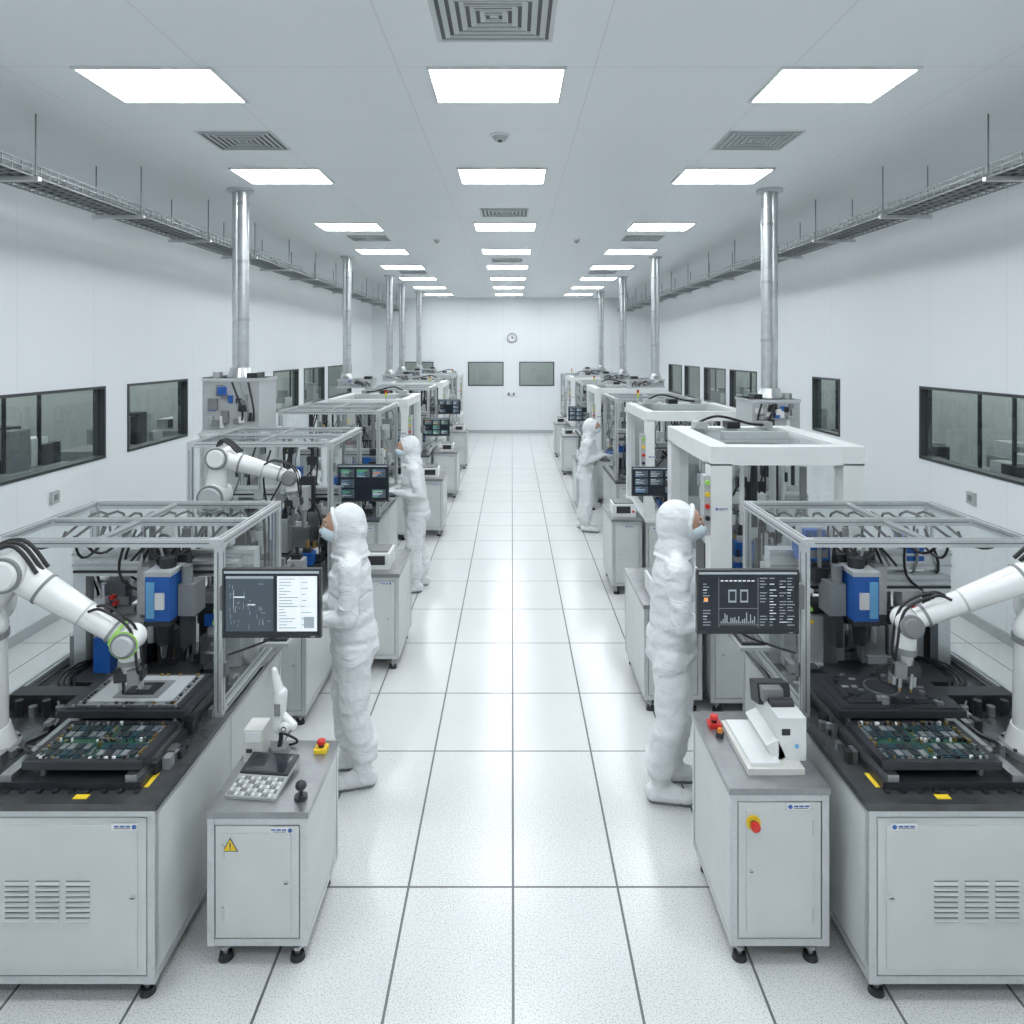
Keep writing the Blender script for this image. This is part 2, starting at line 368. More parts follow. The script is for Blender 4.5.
def enclosure(b,x0,x1,y0,y1,z0,z1):
    w=.042;h=w/2; xa,xb,ya,yb=x0+h,x1-h,y0+h,y1-h
    for x in (xa,xb):
        for y in (ya,yb): profile(b,(x,y,z0),(x,y,z1-w))
        profile(b,(x,y0,z1-h),(x,y1,z1-h)); profile(b,(x,ya+h,z0+h+.005),(x,yb-h,z0+h+.005))
    for y in (ya,yb,(ya+yb)/2): profile(b,(xa+h,y,z1-h),(xb-h,y,z1-h))
    xm=xa+(xb-xa)*.55; profile(b,(xm,ya+h,z1-h-.001),(xm,yb-h,z1-h-.001),.03)
    b.pane(xa,xa,ya+h,yb-h,z0+.05,z1-w,GL); b.pane(xb,xb,ya+h,yb-h,z0+.05,z1-w,GL)
    b.pane(xa+h,xb-h,ya+h,yb-h,z1-.01,z1-.01,GL); b.pane(xa+h,xb-h,yb,yb,z0+.4,z1-w,GL)
    for z in (z0+.2,z1-.25): b.box(x0-.012,x0,y0+.02,y0+.06,z,z+.07,ALUD)
    b.tube([(x0,y0+.12,z0+.42),(x0-.035,y0+.12,z0+.44),(x0-.035,y0+.12,z0+.56),(x0,y0+.12,z0+.58)],.008,DARK)
def zhead(b,x,y,z):
    b.box(x-.09,x+.13,y-.02,y+.05,z-.2,z+.2,DARK)
    b.box(x-.08,x+.06,y-.2,y-.02,z-.12,z+.13,BLUE); b.box(x-.085,x+.065,y-.205,y-.015,z+.13,z+.155,LGREY); b.box(x-.085,x+.065,y-.205,y-.015,z-.145,z-.12,DARK)
    b.box(x-.05,x+.0,y-.215,y-.2,z-.05,z+.04,LBL); b.box(x+.005,x+.05,y-.21,y-.2,z-.1,z+.1,LBLUE)
    for k in range(6): b.box(x+.06,x+.066,y-.19,y-.03,z-.1+.038*k,z-.08+.038*k,DARK)
    b.box(x+.066,x+.13,y-.15,y-.02,z-.1,z+.17,STEEL); b.box(x-.18,x-.085,y-.12,y+.02,z-.12,z+.06,GREY)
    b.cyl((x,y-.11,z-.145),(x,y-.11,z-.28),.05,DARK,.035); b.cyl((x,y-.11,z-.28),(x,y-.11,z-.36),.02,STEEL,.012); b.cyl((x+.08,y-.08,z-.1),(x+.08,y-.08,z-.28),.025,STEEL)
    b.box(x-.14,x-.1,y-.12,y-.04,z-.3,z-.12,DARK); b.cyl((x-.12,y-.08,z+.06),(x-.12,y-.08,z+.16),.03,GREY); b.cyl((x-.02,y-.1,z+.155),(x-.02,y-.1,z+.21),.045,DARK)
    for k in range(4): b.tube([(x-.05+.03*k,y-.08,z+.15),(x-.04+.05*k,y-.05,z+.27),(x+.1+.04*k,y+.05,z+.29-.03*k),(x+.2+.04*k,y+.1,z+.1)],.008,[RUB,RUB,GREY,RUB][k])
def clutter(b,x0,x1,y0,y1,z0,z1,seed,n=26,pal=None):
    r=random.Random(seed); pal=pal or [STEEL,DARK,ALU,GREY,WHITE,LGREY,DARK,DARK]
    H_=z1-z0
    for k in range(3):
        x=x0+(x1-x0)*(.2+.3*k)+r.uniform(-.04,.04); y=y1-.12-r.uniform(0,.15)
        b.box(x-.03,x+.03,y-.02,y+.04,z0,z1-.02,[ALU,WHITE,STEEL][k])
        for j in range(7):
            z=z0+H_*r.uniform(.1,.85); w=r.uniform(.04,.11); h=r.uniform(.04,.14)
            b.box(x-w,x+w,y-.02-r.uniform(.05,.14),y-.02,z,z+h,r.choice(pal+[BLUE,BEIGE]))
            if j%2: b.box(x-w*.5,x-w*.5+.02,y-.18,y-.16+.02,z+h*.3,z+h*.3+.02,r.choice([RED,GRN,YEL,LBLUE,LBL]))
    zz=z0+H_*r.uniform(.5,.65); ym=(y0+y1)/2
    b.box(x0+.05,x1-.05,ym-.05,ym+.05,zz,zz+.09,ALU); b.box(x0+.05,x1-.05,ym-.06,ym-.05,zz+.02,zz+.035,DARK); b.box(x0+.05,x1-.05,ym-.06,ym-.05,zz+.06,zz+.075,STEEL)
    xq=r.uniform(x0+.25,x1-.3); b.box(xq-.08,xq+.08,ym-.1,ym-.06,zz-.12,zz+.2,DARK); b.box(xq-.05,xq+.05,ym-.2,ym-.1,zz-.08,zz+.12,r.choice([WHITE,BLUE,LGREY])); b.cyl((xq,ym-.15,zz-.08),(xq,ym-.15,zz-.25),.03,STEEL,.015)
    for x in (x0+.08,x1-.08): b.box(x-.035,x+.035,ym-.04,ym+.04,z0,zz,ALU)
    for k in range(n):
        x=r.uniform(x0+.12,x1-.12); y=r.uniform(y0+.1,y1-.15); t=r.random()
        if t<.5:
            w=r.uniform(.03,.1); d=r.uniform(.03,.08); h=r.uniform(.04,.38)*min(1,H_)
            b.box(x-w,x+w,y-d,y+d,z0,z0+h,r.choice(pal+[BLUE])); b.box(x-w*.6,x+w*.6,y-d*.6,y+d*.6,z0+h,z0+h+.04,r.choice(pal))
            if r.random()<.5: b.cyl((x,y,z0+h+.04),(x,y,z0+h+.1),.018,r.choice([STEEL,DARK,COP]),n=10)
        elif t<.75:
            h=r.uniform(.1,.5); b.cyl((x,y,z1-.02-h),(x,y,z1-.02),r.uniform(.008,.03),r.choice(pal),n=10); b.box(x-.04,x+.04,y-.03,y+.03,z1-.02-h-.08,z1-.02-h,r.choice(pal))
        else:
            xe=x+r.uniform(-.3,.3); xe=min(max(xe,x0+.08),x1-.08)
            b.tube([(x,y,z1-.05),(x+r.uniform(-.1,.1),y,z1-.3),(xe,y+.1,z0+.4*H_),(xe,y+.1,z0+.05)],.008,r.choice([RUB,RUB,RUB,GREY]),sub=5,n=6)
def pcb_tray(b,x0,x1,y0,y1,z,seed=1,cover=0):
    r=random.Random(seed)
    b.box(x0-.03,x1+.03,y0-.02,y0+.01,z-.03,z+.005,DARK); b.box(x0-.03,x1+.03,y1-.01,y1+.02,z-.03,z+.005,DARK)
    b.box(x0-.03,x0+.005,y0,y1,z-.03,z+.005,DARK); b.box(x1-.005,x1+.03,y0,y1,z-.03,z+.005,DARK)
    xm=(x0+x1)/2; ym=(y0+y1)/2
    if cover==1:
        b.box(x0,x1,y0,y1,z-.012,z+.012,DARK); b.box(x0+.03,x1-.04,y0+.02,y1-.02,z+.012,z+.016,GREY)
        b.box(x0+.07,x1-.08,y0+.05,y1-.04,z+.016,z+.019,LGREY)
        b.box(xm-.13,xm+.10,ym-.10,ym+.085,z+.019,z+.022,GREY); b.box(xm-.09,xm+.06,ym-.07,ym+.05,z+.022,z+.028,DARK); b.box(xm-.045,xm+.02,ym-.03,ym+.015,z+.028,z+.030,STEEL)
        for k in range(5): b.cyl((x0+.03+k*(x1-x0-.06)/4,y0+.012,z+.012),(x0+.03+k*(x1-x0-.06)/4,y0+.012,z+.02),.008,STEEL,n=8)
        for k in range(24): xx=r.uniform(x0+.04,x1-.06); yy=r.choice([y0+.028,y1-.035]); b.box(xx,xx+.016,yy,yy+.01,z+.016,z+.026,r.choice([DARK,COP,STEEL]))
        for q in (x0+.045,x1-.065):
            for k in range(9): yy=y0+.05+k*(y1-y0-.1)/9; b.box(q,q+.012,yy,yy+.014,z+.016,z+.024,r.choice([DARK,STEEL]))
        return
    if cover==2:
        b.box(x0,x1,y0,y1,z-.012,z+.012,DARK); b.box(x0+.05,x1-.05,y0+.04,y1-.04,z+.012,z+.02,DARK); b.box(x0+.07,x1-.07,y0+.06,y1-.06,z+.02,z+.024,DARK)
        b.cyl((xm,ym,z+.024),(xm,ym,z+.03),.085,STEEL,n=32); b.cyl((xm,ym,z+.03),(xm,ym,z+.032),.078,DARK,n=32)
        for k in range(60):
            xx=r.uniform(x0+.02,x1-.05); yy=r.uniform(y0+.02,y1-.04)
            if abs(xx-xm)>.11 or abs(yy-ym)>.1: b.box(xx,xx+r.uniform(.01,.04),yy,yy+r.uniform(.008,.03),z+.012,z+.012+r.uniform(.01,.035),r.choice([DARK,STEEL,GREY,GREY,DARK]))
        return
    b.box(x0,x1,y0,y1,z-.006,z,PCB)
    nx=2; w=(x1-x0)/nx
    for i in range(nx):
        for j in range(2):
            X0=x0+w*i+.02; X1=X0+w-.04; d=(y1-y0)/2; Y0=y0+d*j+.02; Y1=Y0+d-.04
            b.box(X0,X1,Y0,Y1,z,z+.004,PCBC)
            for k in range(5):
                for l in range(2):
                    xx=X0+.008+k*(X1-X0-.01)/5; yy=Y0+.008+l*(Y1-Y0-.01)/2; b.box(xx,xx+(X1-X0)/7.5,yy,yy+(Y1-Y0)/2-.014,z+.004,z+.009,[DARK,DARK,GREY,DARK,STEEL,PCBC][(k*2+i+j+l*3)%6])
    for k in range(90):
        x=r.uniform(x0+.01,x1-.02); y=r.choice([y0+.005,y1-.016,(y0+y1)/2-.005]); b.box(x,x+r.uniform(.005,.014),y,y+.01,z,z+r.uniform(.006,.02),r.choice([DARK,GREY,COP,STEEL,LBL,DARK]))
    for x in (x0+.005,x1-.017,xm-.006):
        for k in range(14): y=y0+.02+k*(y1-y0-.04)/14; b.box(x,x+.012,y,y+.009,z,z+r.uniform(.006,.016),r.choice([DARK,COP,STEEL,GREY]))
def robot(name,bs,sh,el,wr,tool,ring=None,mir=False,sc_=1.0,multi=False):
    b=B(name); bs,sh,el,wr,tool=map(V,(bs,sh,el,wr,tool)); q=sc_
    b.cyl(bs,bs+V((0,0,.03)),.15*q,GREY,n=28); b.cyl(bs+V((0,0,.03)),bs+V((0,0,.12)),.13*q,ROBW,.105*q,n=28)
    for k in range(6):
        a=k*math.pi/3+.3; b.cyl(bs+V((.138*q*math.cos(a),.138*q*math.sin(a),.03)),bs+V((.138*q*math.cos(a),.138*q*math.sin(a),.04)),.008,DARK,n=8)
    top=V((bs.x,bs.y,sh.z-.1)); b.cyl(bs+V((0,0,.12)),top,.098*q,ROBW,.092*q,n=28); b.cyl(top-V((0,0,.03)),top,.102*q,GREY,n=28); b.ell(top+V((0,0,.02)),(.1*q,.1*q,.08*q),ROBW)
    ax=(wr-sh).cross(V((0,0,1))).normalized()
    if ax.y>0: ax=-ax
    def hous(p,r,l,m=ROBW,cm=ROBW):
        b.cyl(p-ax*l,p+ax*l,r,m,n=26)
        for s in (-1,1):
            b.cyl(p+ax*l*s,p+ax*(l+.014)*s,r*.97,GREY,r*.94,n=26); b.cyl(p+ax*(l+.014)*s,p+ax*(l+.028)*s,r*.8,cm,r*.68,n=26)
    b.cap(top+V((0,0,.02)),sh,.1*q,.095*q,ROBW); hous(sh,.105*q,.1*q,cm=LGREY)
    e2=el
    b.cap(sh,e2,.085*q,.07*q,ROBW,n=20); hous(e2,.088*q,.085*q)
    f=(wr-e2).normalized()
    b.cyl(e2+f*.02,e2+f*.16*q,.08*q,ROBW,.074*q,n=24); b.cyl(e2+f*.16*q,e2+f*.174*q,.077*q,GREY,n=24)
    b.cyl(e2+f*.172*q,wr-f*.05,.072*q,ROBW,.05*q,n=24); b.cyl(wr-f*.095,wr-f*.082,.058*q,GREY,n=24)
    hous(wr,.062*q,.06*q,cm=GREY if not ring else LGREY)
    if ring: b.cyl(wr-f*.07,wr-f*.058,.063*q,ring,n=24); b.cyl(wr+ax*(.06*q),wr+ax*(.066*q),.065*q,ring,n=24)
    t=(tool-wr); tn=t.normalized()
    b.cyl(wr,wr+t*.4,.05*q,ROBW,n=22); b.cyl(wr+t*.4,wr+t*.5,.054*q,GREY,n=22); b.cyl(wr+t*.5,wr+t*.66,.04*q,STEEL,n=18)
    s=tn.cross(ax).normalized(); R=Matrix((s,ax,tn)).transposed()
    b.rbox(wr+t*.74,(.13,.07,.05),DARK,R); b.rbox(wr+t*.74+s*.03+ax*.03,(.05,.05,.07),GREY,R)
    for k in (-1,1):
        b.rbox(wr+t*.9+s*.045*k,(.016,.032,.07),STEEL,R); b.rbox(wr+t*1.02+s*.035*k,(.010,.018,.06),DARK,R)
    if multi:
        for k in range(5):
            o=s*(-.05+.025*k)+ax*(.03 if k%2 else -.03); b.cyl(wr+t*.78+o,wr+t*1.02+o,.009,STEEL,n=8); b.cyl(wr+t*1.02+o,wr+t*1.08+o,.006,COP,n=8)
        b.tube([wr+t*.7+s*.06,wr+t*.8+s*.12,wr+t*1.0+s*.1,wr+t*1.05+s*.03],.006,RUB)
    up=V((0,0,1))
    for k in range(3):
        o=ax*(.05-.05*k)
        b.tube([top+ax*.1+V((.05*k,0,-.25)),sh+ax*.1+up*.05+(sh-el)*.6,sh+o+up*(.2+.02*k),e2+o+up*.14+f*.02,e2+o+up*.085+f*.16],.010,RUB,n=7)
        if k<2: b.tube([wr-f*.2+o+up*.05,wr-f*.12+o+up*.1,wr+o+up*.085+f*.03,wr+tn*.08+o*1.2+f*.07,wr+t*.6+f*.05],.007,RUB,n=7)
    for t_ in (.3,.62): b.cyl(e2.lerp(wr,t_)-f*.005,e2.lerp(wr,t_)+f*.005,(.0755-.022*t_)*q,LGREY,n=22)
    return b.make(mirror=mir)
def monitor(x0,x1,z0,z1,y,style,seed,post=None):
    b=B('computer_monitor'); r=random.Random(seed)
    b.box(x0,x1,y,y+.03,z0,z1,DARK); f=.010
    X0,X1,Z0,Z1=x0+f,x1-f,z0+f+.008,z1-f
    b.box(X0,X1,y-.001,y,Z0,Z1,SCR); b.box(x1-.05,x1-.03,y-.001,y,z0+.004,z0+.008,E2)
    def R(u0,u1,v0,v1,m,l=1):
        b.box(X0+(X1-X0)*u0,X0+(X1-X0)*u1,y-.001-.0006*l,y-.001,Z1-(Z1-Z0)*v1,Z1-(Z1-Z0)*v0,m)
    R(0,1,0,.04,E2)
    if style==0:
        R(.02,.52,.08,.95,E6); R(.02,.52,.08,.12,E2,2)
        for k in range(34):
            u=r.uniform(.05,.46); v=r.uniform(.2,.88)
            if r.random()<.5: R(u,u+r.uniform(.02,.07),v,v+.007,E2,2)
            else: R(u,u+.004,v,v+r.uniform(.03,.12),E2,2)
        R(.1,.22,.4,.42,E1,2); R(.1,.103,.3,.6,E1,2); R(.25,.33,.52,.54,E1,2); R(.56,.98,.08,.95,E1)
        for k in range(17):
            R(.58,.58+r.uniform(.05,.22),.12+k*.048,.135+k*.048,E2,2)
            if k%2: R(.82,.82+r.uniform(.03,.13),.12+k*.048,.135+k*.048,E2,2)
        R(.81,.814,.1,.93,E2,2); R(.57,.97,.55,.555,E2,2); R(.84,.95,.72,.9,E2,2)
    elif style==1:
        for u in (.3,.42): R(u,u+.08,.3,.52,E2); R(u+.01,u+.07,.33,.49,SCR,2)
        for c,u in enumerate((.04,.62,.72,.82,.9)):
            for k in range(17):
                if r.random()<.8: R(u,u+r.uniform(.03,.08),.1+k*.05,.112+k*.05,r.choice([E1,E2,E2,E2,E2]),2)
        R(.05,.09,.44,.5,E5,2); R(.2,.6,.62,.625,E2); R(.2,.6,.9,.905,E2); R(.2,.203,.1,.95,E2); R(.6,.603,.1,.95,E2)
        for k in range(18): R(.22+.02*k,.23+.02*k,.88-r.uniform(.02,.2),.88,E2,2)
        for k in range(8): R(.22+.045*k,.25+.045*k,.14,.16,E1,2)
    else:
        for i in range(3):
            for j in range(3):
                if r.random()<.85:
                    u=.04+i*.32; v=.1+j*.3; R(u,u+.28,v,v+.25,E6)
                    for k in range(7): R(u+.02,u+.02+r.uniform(.04,.22),v+.03+k*.03,v+.042+k*.03,r.choice([E1,E2,E4 if style==2 else E2,E4 if style==2 else E2,E3,E5 if style==2 else E1]),2)
    xm=(x0+x1)/2; zm=(z0+z1)/2
    b.box(xm-.12,xm+.12,y+.03,y+.05,zm-.09,zm+.09,DARK); b.box(xm-.05,xm+.05,y+.05,y+.075,zm-.05,zm+.05,GREY)
    if post:
        px,py=post; b.tube([(xm,y+.075,zm),(xm,y+.14,zm),((xm+px)/2,y+.17,zm),(px,py,zm)],.018,DARK,n=8)
        b.box(px-.03,px+.03,py-.035,py+.035,zm-.06,zm+.06,GREY)
        b.tube([(xm,y+.05,zm-.05),(xm,y+.12,zm-.2),(px,py,zm-.3)],.006,RUB)
    return b.make(bevel=.003)
# ---------------------------------------------------------------- stations
AX=1.5
def station_A(front,enc0,back,topz,seed,mir,x1=2.72,trays=False,zh=True,name='robotic_assembly_workstation',small=False):
    b=B(name); base(b,AX,x1,front,back,.85)
    label(b,AX+.09 if not mir else AX+.07,front-.004,.75); louvers(b,AX+.27,front-.004,.525)
    enclosure(b,AX,x1,enc0,back,.85,topz)
    if zh:
        yb=enc0+.62; zb=1.42
        b.box(AX+.06,x1-.06,yb,yb+.09,zb,zb+.12,ALU); b.box(AX+.06,x1-.06,yb-.012,yb,zb+.02,zb+.035,STEEL); b.box(AX+.06,x1-.06,yb-.012,yb,zb+.085,zb+.1,STEEL)
        for x in (AX+.1,x1-.1): b.box(x-.04,x+.04,yb+.005,yb+.085,.85,zb,ALU)
        zhead(b,AX+.48,yb-.15,1.36); b.box(AX+.42,AX+.56,yb-.12,yb,1.3,1.5,DARK)
        b.box(AX+.3,x1-.25,enc0+.28,enc0+.55,.85,.9,DARK)
        rr=random.Random(seed)
        for k in range(22):
            x=AX+.12+rr.random()*.95; yv=enc0+.5+rr.random()*.3; h=rr.uniform(.08,.5); b.box(x,x+rr.uniform(.03,.1),yv,yv+.06,.85,.85+h,rr.choice([DARK,STEEL,GREY,ALU,LGREY,DARK]))
            if k%2: b.cyl((x+.02,yv+.03,.85+h),(x+.02,yv+.03,.85+h+.08),.015,rr.choice([STEEL,DARK]),n=10)
        clutter(b,AX+.08,x1-.06,enc0+.3,back-.03,.86,topz-.05,seed+5,22,[DARK,DARK,GREY,STEEL,ALU])
        for k in range(10):
            x=AX+.12+k*.11; b.tube([(x,enc0+.1+.1*(k%3),topz-.04),(x+.05,enc0+.4,topz-.12-.03*(k%4)),(x-.03,back-.1,topz-.06),(x-.03,back-.06,1.1)],.008,RUB,n=6)
    else: clutter(b,AX+.03,x1-.03,enc0+.03,back-.03,.86,topz-.04,seed,40)
    if small:
        b.box(AX+.06,AX+.7,front+.06,front+.6,.85,.9,DARK); pcb_tray(b,AX+.1,AX+.55,front+.1,front+.4,.95,seed)
        for x in (AX+.1,AX+.55):
            for y in (front+.1,front+.4): b.cyl((x,y,.9),(x,y,.93),.014,STEEL,n=10)
        rr=random.Random(seed+9)
        for k in range(14): x=AX+rr.uniform(.05,.65); y=front+rr.uniform(.45,.7); b.box(x,x+.05,y,y+.05,.9 if y<front+.55 else .85,.92+rr.uniform(.02,.15),rr.choice([DARK,GREY,STEEL]))
    if trays:
        b.box(AX+.1,AX+.75,front+.08,front+.9,.85,.885,DARK)
        for x in (AX+.12,AX+.66): b.box(x,x+.05,front+.08,front+1.0,.885,.915,STEEL)
        pcb_tray(b,AX+.14,AX+.6,front+.12,front+.42,.955,seed)
        pcb_tray(b,AX+.12,AX+.68,front+.48,front+.84,.99,seed,cover=1 if mir else 2)
        for x,y in ((AX+.16,front+.14),(AX+.56,front+.14),(AX+.16,front+.4),(AX+.56,front+.4),(AX+.16,front+.5),(AX+.62,front+.5),(AX+.16,front+.8),(AX+.62,front+.8)): b.cyl((x,y,.88),(x,y,.975 if y>front+.45 else .94),.014,STEEL,n=10)
        for k in range(9): b.box(AX+.1+.07*k,AX+.12+.07*k,front+.055,front+.075,.85,.862,DARK)
        b.box(AX+.3,AX+.36,front+.02,front+.05,.8502,.853,YEL); b.box(AX+.6,AX+.72,front+.86,front+.9,.8852,.888,YEL); b.box(AX+.08,AX+.1,front+.1,front+.2,.8502,.853,YEL)
        b.box(AX+.1,AX+.2,front+.92,front+1.0,.85,.99,DARK)
        for k in range(4): b.cyl((AX+.85+.07*k,front+.7,.85),(AX+.85+.07*k,front+.7,.9+.03*(k%2)),.02,[STEEL,DARK][k%2],n=12)
        b.box(AX+.78,AX+1.15,front+.75,front+.85,.85,.93,DARK)
        b.tube([(AX+.64,front+.2,.93),(AX+.72,front+.25,.95),(AX+.78,front+.5,.87),(AX+.85,front+.7,.87)],.008,RUB); b.tube([(AX+.62,front+.3,.93),(AX+.75,front+.33,.9),(AX+.8,front+.6,.87),(AX+.9,front+.76,.9)],.006,GREY)
        rr=random.Random(seed+90)
        for k in range(26):
            x=AX+.72+rr.random()*.12 if k%2 else AX+rr.uniform(.03,.09); y=front+rr.uniform(.12,1.1); b.box(x,x+rr.uniform(.015,.04),y,y+rr.uniform(.02,.06),.85,.85+rr.uniform(.015,.07),rr.choice([DARK,STEEL,GREY,DARK]))
        for k in range(4): b.tube([(AX+.8,front+.75+.03*k,.88),(AX+.9+.03*k,front+.9,.92),(AX+1.0,front+1.1,.88+.02*k),(AX+.9,front+1.3,.9)],.008,RUB)
    return b.make(mirror=mir,bevel=.0025)
def station_B(front,back,topz,seed,mir,x1=2.66,w=.1,name='assembly_machine'):
    b=B(name); base(b,AX,x1,front,back,.85,topm=WHITE); label(b,AX+.08,front-.004,.75); louvers(b,AX+.3,front-.004,.5)
    bh=min(w,.13)
    for x in (AX,x1-w):
        for y in (front,back-w): b.box(x,x+w,y,y+w,.85,topz-bh,WHITE)
        b.box(x,x+w,front,back,topz-bh*1.1,topz,WHITE)
    for y in (front,back-w): b.box(AX+w,x1-w,y+.002,y+w-.002,topz-bh*1.1+.002,topz-.002,WHITE)
    b.pane(AX+w,x1-w,front+w,back-w,topz-.025,topz-.025,GL)
    for x in (AX+w*.5,x1-w*.5): b.pane(x,x,front+w,back-w,.86,topz-bh,GL)
    b.box(AX+w+.002,x1-w-.002,back-w*.6,back-w*.5,.86,topz-bh*1.2,LGREY)
    b.box(AX+.3,x1-.3,(front+back)/2-.04,(front+back)/2+.04,topz-.04,topz+.03,ALU)
    for k in range(3): b.box(AX+.2+.3*k,AX+.32+.3*k,back-.25,back-.1,topz,topz+.06,[LGREY,DARK,STEEL][k])
    b.tube([(AX+.25,back-.18,topz+.05),(AX+.4,back-.3,topz+.12),(AX+.7,back-.3,topz+.05),(AX+.9,back-.2,topz+.03)],.012,RUB)
    b.box(AX-.05,AX,front+.01,front+.11,1.35,1.8,LGREY)
    for k,m in enumerate((GRN,YEL,RED,DARK)): b.cyl((AX-.025,front-.01,1.75-.09*k),(AX-.025,front+.01,1.75-.09*k),.018,m,n=12)
    b.box(AX-.008,AX,front+.15,front+.4,1.0,1.25,DARK)
    label(b,AX+.03,front-.001,1.55,.08)
    clutter(b,AX+.1,x1-.1,front+.08,back-.14,.86,topz-w,seed,60)
    return b.make(mirror=mir,bevel=.006)
def stacklight(x,y,z,mir):
    b=B('signal_tower_light'); b.cyl((x,y,z),(x,y,z+.08),.008,ALU,n=8)
    for k,m in enumerate((GRN,YEL,RED)): b.cyl((x,y,z+.08+k*.03),(x,y,z+.108+k*.03),.016,m,n=12)
    b.cyl((x,y,z+.17),(x,y,z+.178),.017,DARK,n=12); b.make(mirror=mir)
def exbox(x0,x1,y0,y1,z0,z1,mir,seed):
    r=random.Random(seed); b=B('exhaust_filter_unit')
    b.box(x0,x1,y0,y1,z0,z1,LGREY); b.box(x0-.01,x1+.01,y0-.01,y1+.01,z1-.03,z1,ALU); b.box(x0-.01,x1+.01,y0-.01,y1+.01,z0,z0+.03,ALU)
    sx=(x1-x0)/.62; sz=(z1-z0)/.45
    for k in range(20):
        x=r.uniform(x0+.02,x1-.12*sx); z=r.uniform(z0+.04,z1-.13*sz); b.box(x,x+r.uniform(.03,.1)*sx,y0-r.uniform(.02,.05),y0,z,z+r.uniform(.03,.1)*sz,r.choice([DARK,STEEL,BLUE,GREY,LBL,GREY,WHITE,GREY,DARK,STEEL]))
    for k in range(3): b.tube([(x0+.05+.06*k,y0-.02,z0+.1*sz),(x0+.03+.06*k,y0-.08,z0+.2*sz),(x0+(.1+.09*k)*sx,y0-.05,z1-.04)],.01,[RUB,GREY,RUB][k])
    b.cyl((x1-.12*sx,y0+.1,z1),(x1-.12*sx,y0+.1,z1+.06),.05,STEEL); b.box(x0+.03,x0+.15*sx,y0+.03,y0+.2,z1,z1+.05,DARK)
    b.make(mirror=mir)
def rear_cab(x0,x1,y0,y1,z,mir):
    b=B('electrical_cabinet'); base(b,x0,x1,y0,y1,z,topm=WHITE)
    b.box(x0+.1,x0+.25,y0-.012,y0-.004,z-.45,z-.25,DARK); b.make(mirror=mir,bevel=.003)
for mir in (True,False):
    station_A(2.94,3.62,4.55,1.77,11 if mir else 12,mir,trays=True)
station_A(5.1,5.85,7.0,1.98,21,True,zh=False,small=True)
station_B(5.28,6.75,2.02,22,False,w=.16)
ST=((7.85,9.2,2.06,31),(10.1,11.5,2.04,41),(12.6,14.0,2.06,51),(15.2,16.6,2.04,61),(17.8,19.2,2.06,71),(20.2,21.6,2.04,81))
for i,(f,bk,t,s) in enumerate(ST):
    for mir in (True,False):
        if (i+mir)%2==0: station_B(f,bk,t,s+mir,mir,w=.1)
        else: station_A(f,f+.1,bk,t,s+mir,mir,zh=False,x1=2.66,name='glazed_assembly_machine')
        if i%2==0: stacklight(AX+.12,bk-.2,t,mir)
for mir,xa,xb,x,z1,zb in ((True,2.58,3.2,2.91,2.46,2.56),(False,2.45,2.98,2.76,2.24,2.34)):
    y=7.5; rear_cab(xa,xb,y-.33,y+.3,1.9,mir); exbox(xa+.02,xb-.02,y-.3,y+.22,1.9,z1,mir,3+mir*10); duct(x,y,.092,zb).make(mirror=mir)
for mir,lst in ((True,((3.03,12.85,2.06),(2.82,16.1,2.04),(2.88,18.3,2.06),(2.75,20.7,2.04))),(False,((2.64,12.9,2.06),(2.60,16.4,2.04),(2.62,20.6,2.04)))):
    for k,(x,y,t) in enumerate(lst):
        exbox(x-.5,x+.12,y-.2,y+.2,t,t+.16,mir,k+mir*10); duct(x,y,.08,t+.26).make(mirror=mir)
# robots
robot('industrial_robot_arm',(2.49,3.3,.85),(2.52,3.32,1.52),(2.38,3.34,1.70),(1.86,3.4,1.34),(1.85,3.4,1.12),GRN,True)
robot('industrial_robot_arm',(2.47,3.3,.85),(2.54,3.32,1.50),(2.58,3.34,1.72),(1.93,3.42,1.42),(1.91,3.42,1.12),None,False,.95,True)
robot('industrial_robot_arm',(2.33,5.42,.85),(2.3,5.42,1.62),(2.26,5.42,1.92),(1.72,5.45,1.76),(1.69,5.45,1.5),None,True)
# monitors
monitor(-1.45,-.955,1.31,1.655,3.5,0,1,post=(-1.46,3.6))
monitor(.925,1.435,1.33,1.65,3.5,1,2,post=(1.46,3.6))
monitor(-1.67,-1.18,1.30,1.655,6.7,2,3,post=(-1.46,6.9))
monitor(1.2,1.69,1.29,1.58,7.0,3,4,post=(1.55,6.8))
monitor(-1.5,-1.05,1.3,1.6,11.8,2,5,post=(-1.46,11.5)); monitor(-1.5,-1.05,1.45,1.75,14.2,3,6,post=(-1.46,13.9)); monitor(1.15,1.6,1.3,1.6,14.3,3,7,post=(1.5,13.9))
def cab(x0,x1,y0,y1,h,mir):
    b=B('control_cabinet'); base(b,x0,x1,y0,y1,h,zb=.1,topm=CTOP,over=.006)
    label(b,x1-.19 if not mir else x0+.06,y0-.005,h-.08,.1)
    return b
b=cab(.91,1.355,3.11,3.67,.70,True)
tz=.555; tx=1.25
b.add([(tx-.036,3.1045,tz-.03),(tx+.036,3.1045,tz-.03),(tx,3.1045,tz+.033)],[(0,1,2)],INK); b.add([(tx-.029,3.1035,tz-.026),(tx+.029,3.1035,tz-.026),(tx,3.1035,tz+.025)],[(0,1,2)],YEL)
b.box(tx-.003,tx+.003,3.102,3.1033,tz-.01,tz+.01,INK); b.box(tx-.003,tx+.003,3.102,3.1033,tz-.02,tz-.015,INK)
b.make(mirror=True,bevel=.002)
b=cab(.97,1.41,3.11,3.76,.805,False); b.make(bevel=.002)
